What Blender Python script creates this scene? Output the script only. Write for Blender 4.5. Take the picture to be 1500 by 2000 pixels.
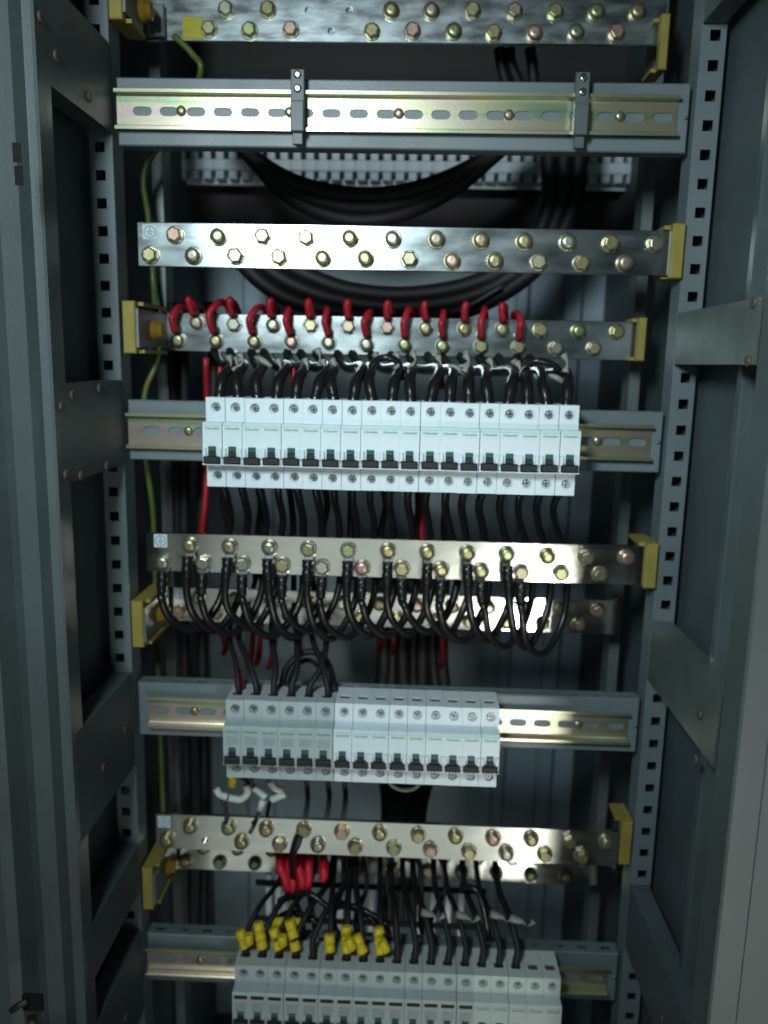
import bpy, math, random
from mathutils import Vector, Matrix
random.seed(7)
R = math.radians
scene = bpy.context.scene
for o in list(bpy.data.objects): bpy.data.objects.remove(o)

# ------------------------------------------------------------------ camera
F, PITCH, YAW, ROLL = 1581.0, -0.18222, 0.03095, 0.02148
CAM = Vector((0.01794, -0.79228, 1.43309))
MROT = Matrix.Rotation(YAW, 3, 'Z') @ Matrix.Rotation(math.pi/2 + PITCH, 3, 'X') @ Matrix.Rotation(ROLL, 3, 'Z')
cd = bpy.data.cameras.new('camera'); cam = bpy.data.objects.new('camera', cd)
scene.collection.objects.link(cam); scene.camera = cam
cam.matrix_world = Matrix.Translation(CAM) @ MROT.to_4x4()
cd.sensor_fit = 'VERTICAL'; cd.sensor_height = 24.0; cd.lens = 24.0 * F / 2000.0
cd.clip_start = 0.02; cd.clip_end = 50
cd.dof.use_dof = True; cd.dof.focus_distance = 0.62; cd.dof.aperture_fstop = 3.1

# ------------------------------------------------------------------ light
w = bpy.data.worlds.new('World'); scene.world = w; w.use_nodes = True
w.node_tree.nodes['Background'].inputs[0].default_value = (0.55, 0.72, 0.80, 1)
w.node_tree.nodes['Background'].inputs[1].default_value = 0.040
def area(name, loc, target, sx, sy, power, color, spread=180):
    l = bpy.data.lights.new(name, 'AREA'); l.shape = 'RECTANGLE'; l.size = sx; l.size_y = sy
    l.energy = power; l.color = color; l.spread = R(spread)
    o = bpy.data.objects.new(name, l); scene.collection.objects.link(o)
    o.location = loc
    o.rotation_euler = (Vector(target) - Vector(loc)).to_track_quat('-Z', 'Y').to_euler()
    return o
area('work_lamp', (-0.21, -0.86, 1.75), (0.03, 0, 1.43), 0.13, 0.20, 2.75, (0.78, 0.94, 0.97), 100)
area('added_bar_glint', (0.60, -2.16, 0.50), (0.19, 0.0, 1.15), 0.26, 0.16, 0.30, (1.0, 1.0, 0.94), 24)  # added lamp that gives the recessed busbar its blown-out patch
area('added_bar_reflection', (0.62, -2.15, -0.12), (0.45, 0.0, 0.2), 0.26, 1.30, 1.5, (0.97, 1.0, 0.90), 70)  # unseen strip light, added for the glare on the lower busbars
area('added_low_fill', (0.15, -2.30, 0.10), (0.05, 0.0, 0.6), 1.9, 1.7, 3.1, (0.85, 0.97, 0.95), 140)  # added broad fill so the front busbars mirror something pale
scene.view_settings.view_transform = 'Standard'; scene.view_settings.look = 'None'
scene.view_settings.exposure = -0.12; scene.view_settings.gamma = 1.0
scene.render.resolution_x = 768; scene.render.resolution_y = 1024
scene.render.engine = 'CYCLES'

def P(px, py, Y):
    """point of the depth plane Y that lies at photo pixel (px, py)"""
    d = MROT @ Vector(((px - 750) / F, -(py - 1000) / F, -1.0))
    return CAM + d * ((Y - CAM.y) / d.y)

# ------------------------------------------------------------------ materials
MATS = {}
def mat(name, color, rough=0.5, metal=0.0, bump=0.0, bscale=300.0, var=0.0, vscale=20.0, col2=None,
        rvar=0.0, stretch=(1, 1, 1), coat=0.0, emis=None, trans=0.0, bdist=0.0004):
    m = bpy.data.materials.new(name); m.use_nodes = True
    nt = m.node_tree; n = nt.nodes; L = nt.links
    b = n['Principled BSDF']
    b.inputs['Base Color'].default_value = (*color, 1)
    b.inputs['Roughness'].default_value = rough; b.inputs['Metallic'].default_value = metal
    b.inputs['Coat Weight'].default_value = coat
    if trans: b.inputs['Transmission Weight'].default_value = trans
    tc = n.new('ShaderNodeTexCoord'); mp = n.new('ShaderNodeMapping'); mp.inputs['Scale'].default_value = stretch
    L.new(tc.outputs['Object'], mp.inputs['Vector'])
    if var or col2 or rvar:
        nz = n.new('ShaderNodeTexNoise'); nz.inputs['Scale'].default_value = vscale
        nz.inputs['Detail'].default_value = 6; L.new(mp.outputs[0], nz.inputs['Vector'])
        cr = n.new('ShaderNodeMapRange'); cr.inputs['From Min'].default_value = 0.3; cr.inputs['From Max'].default_value = 0.7
        L.new(nz.outputs['Fac'], cr.inputs['Value'])
        if var or col2:
            c2 = col2 or tuple(c * (1 - var) for c in color)
            mx = n.new('ShaderNodeMix'); mx.data_type = 'RGBA'
            mx.inputs['A'].default_value = (*color, 1); mx.inputs['B'].default_value = (*c2, 1)
            L.new(cr.outputs[0], mx.inputs['Factor']); L.new(mx.outputs['Result'], b.inputs['Base Color'])
        if rvar:
            rr = n.new('ShaderNodeMapRange'); rr.inputs['To Min'].default_value = max(0.02, rough - rvar)
            rr.inputs['To Max'].default_value = min(1, rough + rvar)
            L.new(cr.outputs[0], rr.inputs['Value']); L.new(rr.outputs[0], b.inputs['Roughness'])
    if bump:
        nb = n.new('ShaderNodeTexNoise'); nb.inputs['Scale'].default_value = bscale; nb.inputs['Detail'].default_value = 4
        L.new(mp.outputs[0], nb.inputs['Vector'])
        bp = n.new('ShaderNodeBump'); bp.inputs['Strength'].default_value = bump; bp.inputs['Distance'].default_value = bdist
        L.new(nb.outputs['Fac'], bp.inputs['Height']); L.new(bp.outputs[0], b.inputs['Normal'])
    MATS[name] = m
    return m
paint = mat('grey_blue_paint', (0.18, 0.23, 0.245), 0.42, 0.0, 0.5, 500, 0.35, 9, rvar=0.08)
paint_shaded = mat('shaded_grey_paint', (0.085, 0.115, 0.13), 0.6, 0.0, 0.4, 350, 0.35, 9)  # shade of the unlit side panels and dim struts is in this colour
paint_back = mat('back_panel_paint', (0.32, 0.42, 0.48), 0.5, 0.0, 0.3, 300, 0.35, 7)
paint_frame = mat('frame_paint', (0.105, 0.135, 0.14), 0.42, 0.0, 0.5, 450, 0.42, 7, rvar=0.1)
door_m = mat('door_paint', (0.085, 0.108, 0.108), 0.55, 0.0, 0.25, 300, 0.3, 6)
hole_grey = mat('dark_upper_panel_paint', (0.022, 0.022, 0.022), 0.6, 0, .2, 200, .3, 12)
galv = mat('galvanised_bracket', (0.22, 0.26, 0.255), 0.42, 0.5, 0.3, 200, 0.35, 22)
tin_a = mat('tinned_bar_cool', (0.52, 0.59, 0.60), 0.22, 1.0, 0.10, 30, 0.12, 16, rvar=0.07, stretch=(1, 1, 3))
tin_b = mat('tinned_bar_warm', (0.80, 0.80, 0.70), 0.16, 1.0, 0.08, 30, 0.12, 16, rvar=0.05, stretch=(1, 1, 3))
tin_c = mat('tinned_bar_scratched', (0.55, 0.62, 0.64), 0.30, 1.0, 0.3, 45, 0.25, 30, rvar=0.10, stretch=(1, 1, 3))
def rail_mat():
    m = mat('gold_passivated_rail', (0.6, 0.55, 0.3), 0.29, 0.85, 0.1, 300)
    nt = m.node_tree; n = nt.nodes; L = nt.links; b = n['Principled BSDF']
    tc = n['Texture Coordinate']; mp = n.new('ShaderNodeMapping'); mp.inputs['Scale'].default_value = (4, 1, 60)
    nz = n.new('ShaderNodeTexNoise'); nz.inputs['Scale'].default_value = 1.0; nz.inputs['Detail'].default_value = 3
    nz.inputs['Distortion'].default_value = 0.6
    cr = n.new('ShaderNodeValToRGB'); e = cr.color_ramp.elements
    e[0].position = 0.34; e[0].color = (0.28, 0.46, 0.38, 1); e[1].position = 0.66; e[1].color = (0.62, 0.44, 0.50, 1)
    for p, c in ((0.42, (0.44, 0.52, 0.32)), (0.50, (0.60, 0.58, 0.38)), (0.58, (0.64, 0.54, 0.46))):
        x = e.new(p); x.color = (*c, 1)
    L.new(tc.outputs['Object'], mp.inputs[0]); L.new(mp.outputs[0], nz.inputs['Vector'])
    L.new(nz.outputs['Fac'], cr.inputs[0]); L.new(cr.outputs[0], b.inputs['Base Color'])
    return m
rail_m = rail_mat()
bolt_ms = [mat('yellow_zinc_bolt', (0.46, 0.41, 0.22), 0.36, 0.8, 0.2, 200, 0.3, 90),
           mat('greenish_zinc_bolt', (0.40, 0.43, 0.22), 0.36, 0.8, 0.2, 200, 0.3, 90),
           mat('pinkish_zinc_bolt', (0.58, 0.40, 0.31), 0.38, 0.75, 0.2, 200, 0.3, 90),
           mat('dull_zinc_bolt', (0.42, 0.37, 0.25), 0.42, 0.8, 0.2, 200, 0.3, 90),
           mat('pale_zinc_bolt', (0.50, 0.50, 0.38), 0.34, 0.85, 0.2, 200, 0.3, 90)]
washer_m = mat('washer_zinc', (0.50, 0.48, 0.34), 0.3, 0.95, 0.1, 200)
steel = mat('screw_steel', (0.30, 0.32, 0.32), 0.35, 0.9, 0.2, 300)
chrome = mat('bright_lug', (0.62, 0.66, 0.66), 0.2, 1.0)
white = mat('white_breaker_plastic', (0.66, 0.76, 0.80), 0.38, 0, 0.08, 500, 0.06, 40)
white_film = mat('dusty_breaker_plastic', (0.42, 0.50, 0.52), 0.5, 0, 0.1, 500, 0.12, 60)
white_old = mat('aged_breaker_plastic', (0.50, 0.58, 0.58), 0.5, 0, 0.1, 500, 0.12, 60)
white_mint = mat('pale_green_breaker_plastic', (0.60, 0.68, 0.64), 0.45, 0, 0.1, 500, 0.1, 60)
well_m = mat('screw_well_plastic', (0.36, 0.41, 0.43), 0.6)
black = mat('black_toggle_plastic', (0.006, 0.011, 0.015), 0.6)
pale_green = mat('pale_green_print', (0.30, 0.62, 0.48), 0.5)
lug_m = mat('tinned_lug', (0.30, 0.32, 0.32), 0.4, 1.0)
sleeve_w = mat('whiter_sleeve', (0.62, 0.66, 0.62), 0.5, 0, 0.4, 200, 0.2, 120)
yel_b = mat('bright_yellow_sleeve', (0.85, 0.66, 0.02), 0.45, 0, 0.3, 260, 0.25, 120)
green_t = mat('green_toggle_face', (0.01, 0.10, 0.075), 0.4)
green_p = mat('green_print', (0.01, 0.28, 0.12), 0.5)
grey_p = mat('grey_print', (0.10, 0.12, 0.12), 0.6)
rubber = mat('black_cable_sheath', (0.007, 0.007, 0.007), 0.6, 0, 0.1, 200)
pvc = mat('glossy_black_wire', (0.010, 0.010, 0.010), 0.28, 0, 0.35, 260, bdist=0.001)
red = mat('red_wire', (0.38, 0.008, 0.022), 0.5, 0, 0.3, 260, 0.3, 60, bdist=0.001)
red_b = mat('bright_red_sleeve', (0.62, 0.012, 0.03), 0.45, 0, 0.3, 260, 0.3, 60)
red_dark = mat('dark_red_wire', (0.30, 0.01, 0.012), 0.45, 0, 0.2, 260)
yel = mat('yellow_marker_sleeve', (0.72, 0.55, 0.02), 0.38, 0, 0.3, 260, 0.25, 120)
yel_ins = mat('yellow_insulator', (0.34, 0.27, 0.055), 0.6, 0, 0.2, 200, 0.25, 35)
yel_dark = mat('amber_insulator', (0.28, 0.16, 0.015), 0.45, 0, 0.2, 200, 0.3, 50)
yg = mat('yellow_green_wire', (0.13, 0.13, 0.015), 0.4, 0, 0.1, 200, 0, 55, (0.05, 0.12, 0.03), stretch=(1, 1, 1.5))
ties = mat('white_sleeve', (0.36, 0.38, 0.33), 0.5, 0, 0.4, 200, 0.35, 120, trans=0.25)
sticker_m = mat('white_sticker', (0.55, 0.66, 0.74), 0.6, 0, 0.1, 300)
yel_tape = mat('yellow_tape', (0.50, 0.45, 0.02), 0.5, 0, 0.6, 90, 0.25, 60, stretch=(1, 1, 6))
clamp_m = mat('dark_clamp_plastic', (0.085, 0.105, 0.115), 0.45)
term_m = mat('pale_terminal_plastic', (0.55, 0.64, 0.68), 0.5, 0, 0.3, 300, 0.2, 60)
duct_m = mat('pale_strip_plastic', (0.85, 0.88, 0.86), 0.5)
brass = mat('brass_latch', (0.10, 0.08, 0.06), 0.6, 0.9)
hole_m = mat('deep_hole', (0.004, 0.004, 0.005), 0.95)
brown = mat('brown_screw', (0.12, 0.09, 0.06), 0.6, 0.3)

# ------------------------------------------------------------------ mesh builder
class MB:
    def __init__(s): s.v = []; s.f = []; s.smooth = []
    def face(s, pts, sm=False):
        i = len(s.v); s.v += [tuple(p) for p in pts]; s.f.append(tuple(range(i, i + len(pts)))); s.smooth.append(sm)
    def box(s, x0, x1, y0, y1, z0, z1, ch=0.0):
        if ch <= 0:
            i = len(s.v)
            s.v += [(x, y, z) for x in (x0, x1) for y in (y0, y1) for z in (z0, z1)]
            for q in ((0, 1, 3, 2), (4, 6, 7, 5), (0, 4, 5, 1), (2, 3, 7, 6), (0, 2, 6, 4), (1, 5, 7, 3)):
                s.f.append(tuple(i + k for k in q)); s.smooth.append(False)
        else:  # chamfer round the front (y0) face
            i = len(s.v)
            a = [(x0, z0), (x1, z0), (x1, z1), (x0, z1)]
            b = [(x0 + ch, z0 + ch), (x1 - ch, z0 + ch), (x1 - ch, z1 - ch), (x0 + ch, z1 - ch)]
            s.v += [(x, y1, z) for x, z in a] + [(x, y0 + ch, z) for x, z in a] + [(x, y0, z) for x, z in b]
            s.f.append((i + 3, i + 2, i + 1, i)); s.smooth.append(False)
            for k in range(4):
                n = (k + 1) % 4
                s.f.append((i + k, i + n, i + 4 + n, i + 4 + k)); s.smooth.append(False)
                s.f.append((i + 4 + k, i + 4 + n, i + 8 + n, i + 8 + k)); s.smooth.append(False)
            s.f.append((i + 8, i + 9, i + 10, i + 11)); s.smooth.append(False)
    def extrude_x(s, prof, x0, x1, closed=True, caps=True):
        n = len(prof); i = len(s.v)
        s.v += [(x0, y, z) for y, z in prof] + [(x1, y, z) for y, z in prof]
        for k in range(n if closed else n - 1):
            j = (k + 1) % n; s.f.append((i + k, i + j, i + n + j, i + n + k)); s.smooth.append(False)
        if caps:
            s.f.append(tuple(i + k for k in range(n))[::-1]); s.smooth.append(False)
            s.f.append(tuple(i + n + k for k in range(n))); s.smooth.append(False)
    def extrude_z(s, prof, z0, z1, closed=True, caps=True):
        n = len(prof); i = len(s.v)
        s.v += [(x, y, z0) for x, y in prof] + [(x, y, z1) for x, y in prof]
        for k in range(n if closed else n - 1):
            j = (k + 1) % n; s.f.append((i + k, i + j, i + n + j, i + n + k)); s.smooth.append(False)
        if caps:
            s.f.append(tuple(i + k for k in range(n))[::-1]); s.smooth.append(False)
            s.f.append(tuple(i + n + k for k in range(n))); s.smooth.append(False)
    def lathe(s, prof, c=(0, 0, 0), n=16, axis='y', sm=True, rot=0.0):
        """prof = [(radius, along)]; axis y points to -Y (towards the viewer)"""
        i = len(s.v)
        for r, a in prof:
            for k in range(n):
                t = 2 * math.pi * k / n + rot
                u, v = r * math.cos(t), r * math.sin(t)
                if axis == 'y': s.v.append((c[0] + u, c[1] - a, c[2] + v))
                elif axis == 'x': s.v.append((c[0] + a, c[1] + u, c[2] + v))
                else: s.v.append((c[0] + u, c[1] + v, c[2] + a))
        for m in range(len(prof) - 1):
            for k in range(n):
                j = (k + 1) % n
                s.f.append((i + m * n + k, i + m * n + j, i + (m + 1) * n + j, i + (m + 1) * n + k)); s.smooth.append(sm)
        s.f.append(tuple(i + k for k in range(n))); s.smooth.append(False)
        s.f.append(tuple(i + (len(prof) - 1) * n + k for k in range(n))); s.smooth.append(False)
    def tube(s, pts, r, n=8, res=5, cap=True):
        P_ = spline(pts, res) if res > 1 else [Vector(p) for p in pts]
        i = len(s.v); N = len(P_); up = Vector((0.31, 0.22, 0.93)); prev = None
        for k, p in enumerate(P_):
            t = (P_[min(k + 1, N - 1)] - P_[max(k - 1, 0)]).normalized()
            if prev is None: a = t.cross(up).normalized()
            else:
                a = prev - t * prev.dot(t); a = a.normalized() if a.length > 1e-6 else t.cross(up).normalized()
            prev = a; b = t.cross(a)
            rr = r(k / (N - 1)) if callable(r) else r
            for m in range(n):
                an = 2 * math.pi * m / n; s.v.append(tuple(p + (a * math.cos(an) + b * math.sin(an)) * rr))
        for k in range(N - 1):
            for m in range(n):
                j = (m + 1) % n
                s.f.append((i + k * n + m, i + k * n + j, i + (k + 1) * n + j, i + (k + 1) * n + m)); s.smooth.append(True)
        if cap:
            s.f.append(tuple(i + m for m in range(n))[::-1]); s.smooth.append(False)
            s.f.append(tuple(i + (N - 1) * n + m for m in range(n))); s.smooth.append(False)
    def cell(s, u0, u1, v0, v1, cu, cv, rf, mp, depth, extra=(), n=12, floor=False):
        """a rectangle with a hole of polar outline rf(theta), its wall going back by depth"""
        ang = [2 * math.pi * k / n for k in range(n)] + list(extra)
        for a, b in ((u0, v0), (u1, v0), (u1, v1), (u0, v1)): ang.append(math.atan2(b - cv, a - cu) % (2 * math.pi))
        ang = sorted(set(round(a % (2 * math.pi), 6) for a in ang))
        def ro(t):
            c, q = math.cos(t), math.sin(t); l = []
            if abs(c) > 1e-9: l.append(((u1 if c > 0 else u0) - cu) / c)
            if abs(q) > 1e-9: l.append(((v1 if q > 0 else v0) - cv) / q)
            return min(l)
        O = [(cu + ro(t) * math.cos(t), cv + ro(t) * math.sin(t)) for t in ang]
        I = [(cu + rf(t) * math.cos(t), cv + rf(t) * math.sin(t)) for t in ang]
        N = len(ang)
        for k in range(N):
            j = (k + 1) % N
            s.face([mp(*O[k], 0), mp(*O[j], 0), mp(*I[j], 0), mp(*I[k], 0)])
            s.face([mp(*I[k], 0), mp(*I[j], 0), mp(*I[j], depth), mp(*I[k], depth)])
        if floor: s.face([mp(*q, depth) for q in I])
    def build(s, name, m, parent=None, loc=None):
        me = bpy.data.meshes.new(name); me.from_pydata(s.v, [], s.f)
        me.polygons.foreach_set('use_smooth', s.smooth); me.materials.append(m); me.update()
        return link(name, me, parent, loc)
def link(name, me, parent=None, loc=None):
    o = bpy.data.objects.new(name, me); scene.collection.objects.link(o)
    if parent: o.parent = parent
    if loc is not None: o.location = loc
    return o
def spline(pts, res):
    p = [Vector(q) for q in pts]; out = []
    if len(p) < 3: return p
    e = [p[0] * 2 - p[1]] + p + [p[-1] * 2 - p[-2]]
    for k in range(1, len(e) - 2):
        a, b, c, d = e[k - 1], e[k], e[k + 1], e[k + 2]
        for t in range(res):
            u = t / res
            out.append(0.5 * ((2 * b) + (c - a) * u + (2 * a - 5 * b + 4 * c - d) * u * u + (3 * b - a - 3 * c + d) * u ** 3))
    out.append(p[-1]); return out
def circ(r): return lambda t: r
def square(h): return lambda t: h / max(abs(math.cos(t)), abs(math.sin(t)))
def rectr(a, b): return lambda t: min(a / max(1e-9, abs(math.cos(t))), b / max(1e-9, abs(math.sin(t))))
def stadium(a, b):
    def f(t):
        c, q = abs(math.cos(t)), abs(math.sin(t)); h = a - b
        if q > 1e-6 and b / q * c <= h: return b / q
        return h * c + math.sqrt(max(0, b * b - h * h * q * q))
    return f
def tag(o, label, cat, group=None):
    o['label'] = label; o['category'] = cat
    if group: o['group'] = group
    return o
def structure(o, label=None):
    o['kind'] = 'structure'
    return o
def empty(name, loc, label, cat, group=None):
    o = bpy.data.objects.new(name, None); scene.collection.objects.link(o); o.location = loc
    o.empty_display_size = 0.01
    return tag(o, label, cat, group)
def copy_tree(o, parent=None):
    c = o.copy(); scene.collection.objects.link(c); c.parent = parent
    for k in o.children: copy_tree(k, c)
    return c
ORD = ['first', 'second', 'third', 'fourth', 'fifth', 'sixth', 'seventh', 'eighth', 'ninth', 'tenth', 'eleventh', 'twelfth',
       'thirteenth', 'fourteenth', 'fifteenth', 'sixteenth', 'seventeenth', 'eighteenth', 'nineteenth', 'twentieth'] + \
      ['twenty-' + w_ for w_ in ('first', 'second', 'third', 'fourth', 'fifth', 'sixth', 'seventh', 'eighth', 'ninth')] + \
      ['thirtieth', 'thirty-first', 'thirty-second', 'thirty-third', 'thirty-fourth', 'thirty-fifth', 'thirty-sixth']
def text_mesh(txt, size, name, shear=0.0):
    c = bpy.data.curves.new(name, 'FONT'); c.body = txt; c.size = size; c.align_x = 'CENTER'; c.align_y = 'CENTER'
    c.extrude = 0.00003; c.shear = shear; c.resolution_u = 1; c.offset = size * 0.012
    t = bpy.data.objects.new(name, c); scene.collection.objects.link(t)
    dg = bpy.context.evaluated_depsgraph_get(); me = bpy.data.meshes.new_from_object(t.evaluated_get(dg))
    bpy.data.objects.remove(t)
    me.transform(Matrix.Rotation(math.pi / 2, 4, 'X')); me.name = name
    return me

# ------------------------------------------------------------------ cabinet shell
ZB, ZT = 0.30, 2.05
m = MB(); m.box(-0.32, 0.32, 0.44, 0.445, ZB, ZT)
structure(m.build('cabinet_back_panel', paint_back))
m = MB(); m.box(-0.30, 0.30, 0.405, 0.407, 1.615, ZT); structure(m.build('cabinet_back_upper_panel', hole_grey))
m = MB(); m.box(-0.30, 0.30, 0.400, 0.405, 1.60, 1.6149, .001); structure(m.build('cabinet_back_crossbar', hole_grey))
for x0, x1 in ((-0.235, -0.19), (0.165, 0.185), (0.235, 0.262)):
    m = MB(); m.box(x0, x1, 0.425, 0.4395, ZB, ZT, 0.004)
    structure(m.build('cabinet_back_rib', paint_back))
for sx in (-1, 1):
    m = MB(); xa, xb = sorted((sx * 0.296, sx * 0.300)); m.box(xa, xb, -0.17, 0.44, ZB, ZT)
    structure(m.build('cabinet_side_wall', paint_shaded))
m = MB(); m.box(-0.32, 0.32, -0.17, 0.44, ZT, ZT + 0.003); structure(m.build('cabinet_ceiling', paint_shaded))
m = MB(); m.box(-0.32, 0.32, -0.17, 0.44, ZB - 0.003, ZB); structure(m.build('cabinet_floor', paint_shaded))

# door jambs: folded sheet posts nearer to the viewer
def jamb(prof, label, m_):
    t = empty('door_jamb', (prof[0][0], prof[0][1], ZB), label, 'door jamb')
    mb = MB(); mb.extrude_z([(x - prof[0][0], y - prof[0][1]) for x, y in prof], 0, ZT - ZB, closed=False, caps=False)
    mb.build('folded_sheet', m_, t)
    return t
xl = P(100, 710, -0.155).x
jl = jamb([(-0.296, -0.13), (xl, -0.13), (xl + 0.0006, -0.1545), (xl - 0.0015, -0.156), (xl - 0.008, -0.156),
           (xl - 0.012, -0.168), (xl - 0.0235, -0.176), (xl - 0.027, -0.182), (xl - 0.033, -0.200), (xl - 0.042, -0.203), (xl - 0.10, -0.203)],
          'stepped grey door jamb left of the perforated upright', paint_frame)
xr = P(1454, 700, -0.13).x
jr = jamb([(xr + 0.002, -0.118), (xr, -0.1195), (xr, -0.128), (xr + 0.0015, -0.13), (xr + 0.0135, -0.13), (xr + 0.0155, -0.135),
           (xr + 0.0175, -0.200), (xr + 0.034, -0.202), (xr + 0.12, -0.202)],
          'stepped grey door jamb right of the perforated upright', paint_frame)
def slot_mark(parent, p, w_, h_, mt=brown, d=0.0012, name='slot'):
    mb = MB(); mb.box(-w_ / 2, w_ / 2, -d, 0, -h_ / 2, h_ / 2, 0.0003); return mb.build(name, mt, parent, Vector(p) - parent.location)
# cabinet door standing open at the right edge
xd = P(1490, 1000, -0.30).x
t = empty('cabinet_door', (xd, -0.30, ZB), 'pale grey door edge standing open along the right side', 'door')
mb = MB(); mb.extrude_z([(0, 0.03), (0, 0.0015), (0.0015, 0), (0.0185, 0), (0.019, 0.0008), (0.0195, 0), (0.085, 0), (0.085, 0.03)], 0, ZT - ZB, True)
mb.build('door_leaf', door_m, t)

# ------------------------------------------------------------------ perforated uprights
HX = 0.27854
def upright(sx, label, name='perforated_upright', Y0=0.0, x=None, dark=False):
    xc = sx * HX if x is None else x
    t = empty(name, (xc, Y0, ZB), label, 'upright', 'perforated uprights')
    inn = -sx; wi, wo = 0.0118, 0.0095     # towards the middle / towards the wall
    u0, u1 = sorted((inn * wi, -inn * wo))
    mb = MB(); z = 1.75 + 0.025 * 9 - ZB
    zt = z + 0.0125
    while z > 0.1:
        mb.cell(u0, u1, z - 0.0125, z + 0.0125, 0, 0 + z, square(0.0047), lambda u, v, d: (u, d, v), 0.002,
                extra=[math.pi / 4 + k * math.pi / 2 for k in range(4)], n=8)
        z -= 0.025
    zb = z + 0.0125
    mb.extrude_z([(u0, 0), (u0 - 0.0005, 0.0006), (u0 - 0.0005, 0.028)], zb, zt, False, False)
    mb.extrude_z([(u1, 0), (u1 + 0.0005, 0.0006), (u1 + 0.0005, 0.028)], zb, zt, False, False)
    mb.build('perforated_face', paint, t)
    bk = MB(); bk.box(u0, u1, 0.026, 0.028, zb, zt); bk.build('rear_return', paint_shaded, t)
    return t
upright(-1, 'left grey upright punched with a line of square holes')
upright(1, 'right grey upright punched with a line of square holes')
for sx in (-1, 1):
    t = empty('rear_post', (sx * 0.262, 0.14, ZB), 'plain dark rear post in the shadow at the %s, behind the busbar ends' % ('left' if sx < 0 else 'right'), 'post')
    mb = MB(); a, b = sorted((0, sx * 0.012)); mb.box(a, b, 0, 0.002, 0, ZT - ZB); mb.box(*sorted((sx * 0.0, sx * 0.002)), 0.002, 0.03, 0, ZT - ZB)
    mb.build('angle_iron', galv, t)

# side struts between the uprights and the jambs
def strut(sx, Y0, Y1, z0, z1, label, screws, m_=paint_frame, mx=0.0):
    x = sx * (0.2655 + mx)
    t = empty('side_strut', (x, Y1, z0), label, 'strut', 'side struts between upright and jamb')
    mb = MB(); a, b = sorted((0, sx * 0.002)); mb.box(a, b, Y0 - Y1, 0, 0, z1 - z0)
    for zz in (0, z1 - z0 - 0.0015):
        a, b = sorted((sx * 0.002, sx * 0.020)); mb.box(a, b, Y0 - Y1, 0, zz, zz + 0.0015)
    mb.build('strut_plate', m_, t)
    for (yy, zz) in screws:
        s_ = MB(); s_.lathe([(0.0045, 0), (0.0045, 0.0012), (0.003, 0.002)], (0, 0, 0), 8, 'x')
        for i_, v_ in enumerate(s_.v): s_.v[i_] = (-sx * v_[0], v_[1], v_[2])
        s_.build('screw', brown, t, (0, yy - Y1, zz - z0))
def zz(px, py, Y=0.0): return P(px, py, Y).z
strut(-1, -0.150, -0.003, 1.637, zz(205, 85), 'upper left strut crossing the upright beside the empty rail', [(-0.145, 1.68), (-0.12, 1.662), (-0.055, 1.652)])
strut(-1, -0.150, -0.003, zz(235, 905), zz(235, 742), 'broad left strut plate level with the full breaker row', [(-0.142, 1.393), (-0.12, 1.401), (-0.06, 1.405), (-0.14, 1.337), (-0.11, 1.332), (-0.05, 1.333)])
strut(-1, -0.150, -0.003, zz(240, 1490), zz(228, 1310), 'left strut under the middle breaker row, seen from above', [(-0.03, 1.06), (-0.09, 1.05)], paint_shaded)  # lower struts take the darker paint, their gloom put into the colour
strut(-1, -0.150, -0.003, zz(250, 1735), zz(245, 1645), 'dim left strut beside the lower front busbar', [], paint_shaded)
strut(-1, -0.150, -0.003, zz(262, 1965), zz(258, 1815), 'lowest left strut, almost lost in the dark', [(-0.06, 0.75)], paint_shaded)
strut(1, -0.186, -0.003, zz(1330, 712), zz(1340, 612), 'pale right strut level with the red wired busbar', [(-0.175, 1.482), (-0.175, 1.44)], galv)
strut(1, -0.186, -0.003, zz(1285, 1325), zz(1290, 1212), 'right strut sloping below the hanging black loops', [(-0.15, 1.15), (-0.15, 1.11)], galv)
strut(1, -0.186, -0.003, zz(1245, 1845), zz(1250, 1725), 'dim right strut beside the lower busbars', [(-0.13, 0.84)], paint_shaded)
strut(1, -0.186, -0.003, zz(1400, 48), zz(1400, 48) + 0.07, 'right strut at the very top of the picture', [], paint_frame)

# dark marks on the jambs
for (px, py, w_, h_) in ((33, 298, .006, .013), (37, 343, .006, .013)):
    mb = MB(); mb.box(-w_ / 2, w_ / 2, -0.0003, 0, -h_ / 2, h_ / 2, 0.0001)
    yy = -0.204 if px < 50 else -0.157
    if px > 60: yy = -0.1575; px = 92
    q = P(px, py, yy); mb.build('jamb_slot', brown if px > 50 else hole_m, jl, q - jl.location)

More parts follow.
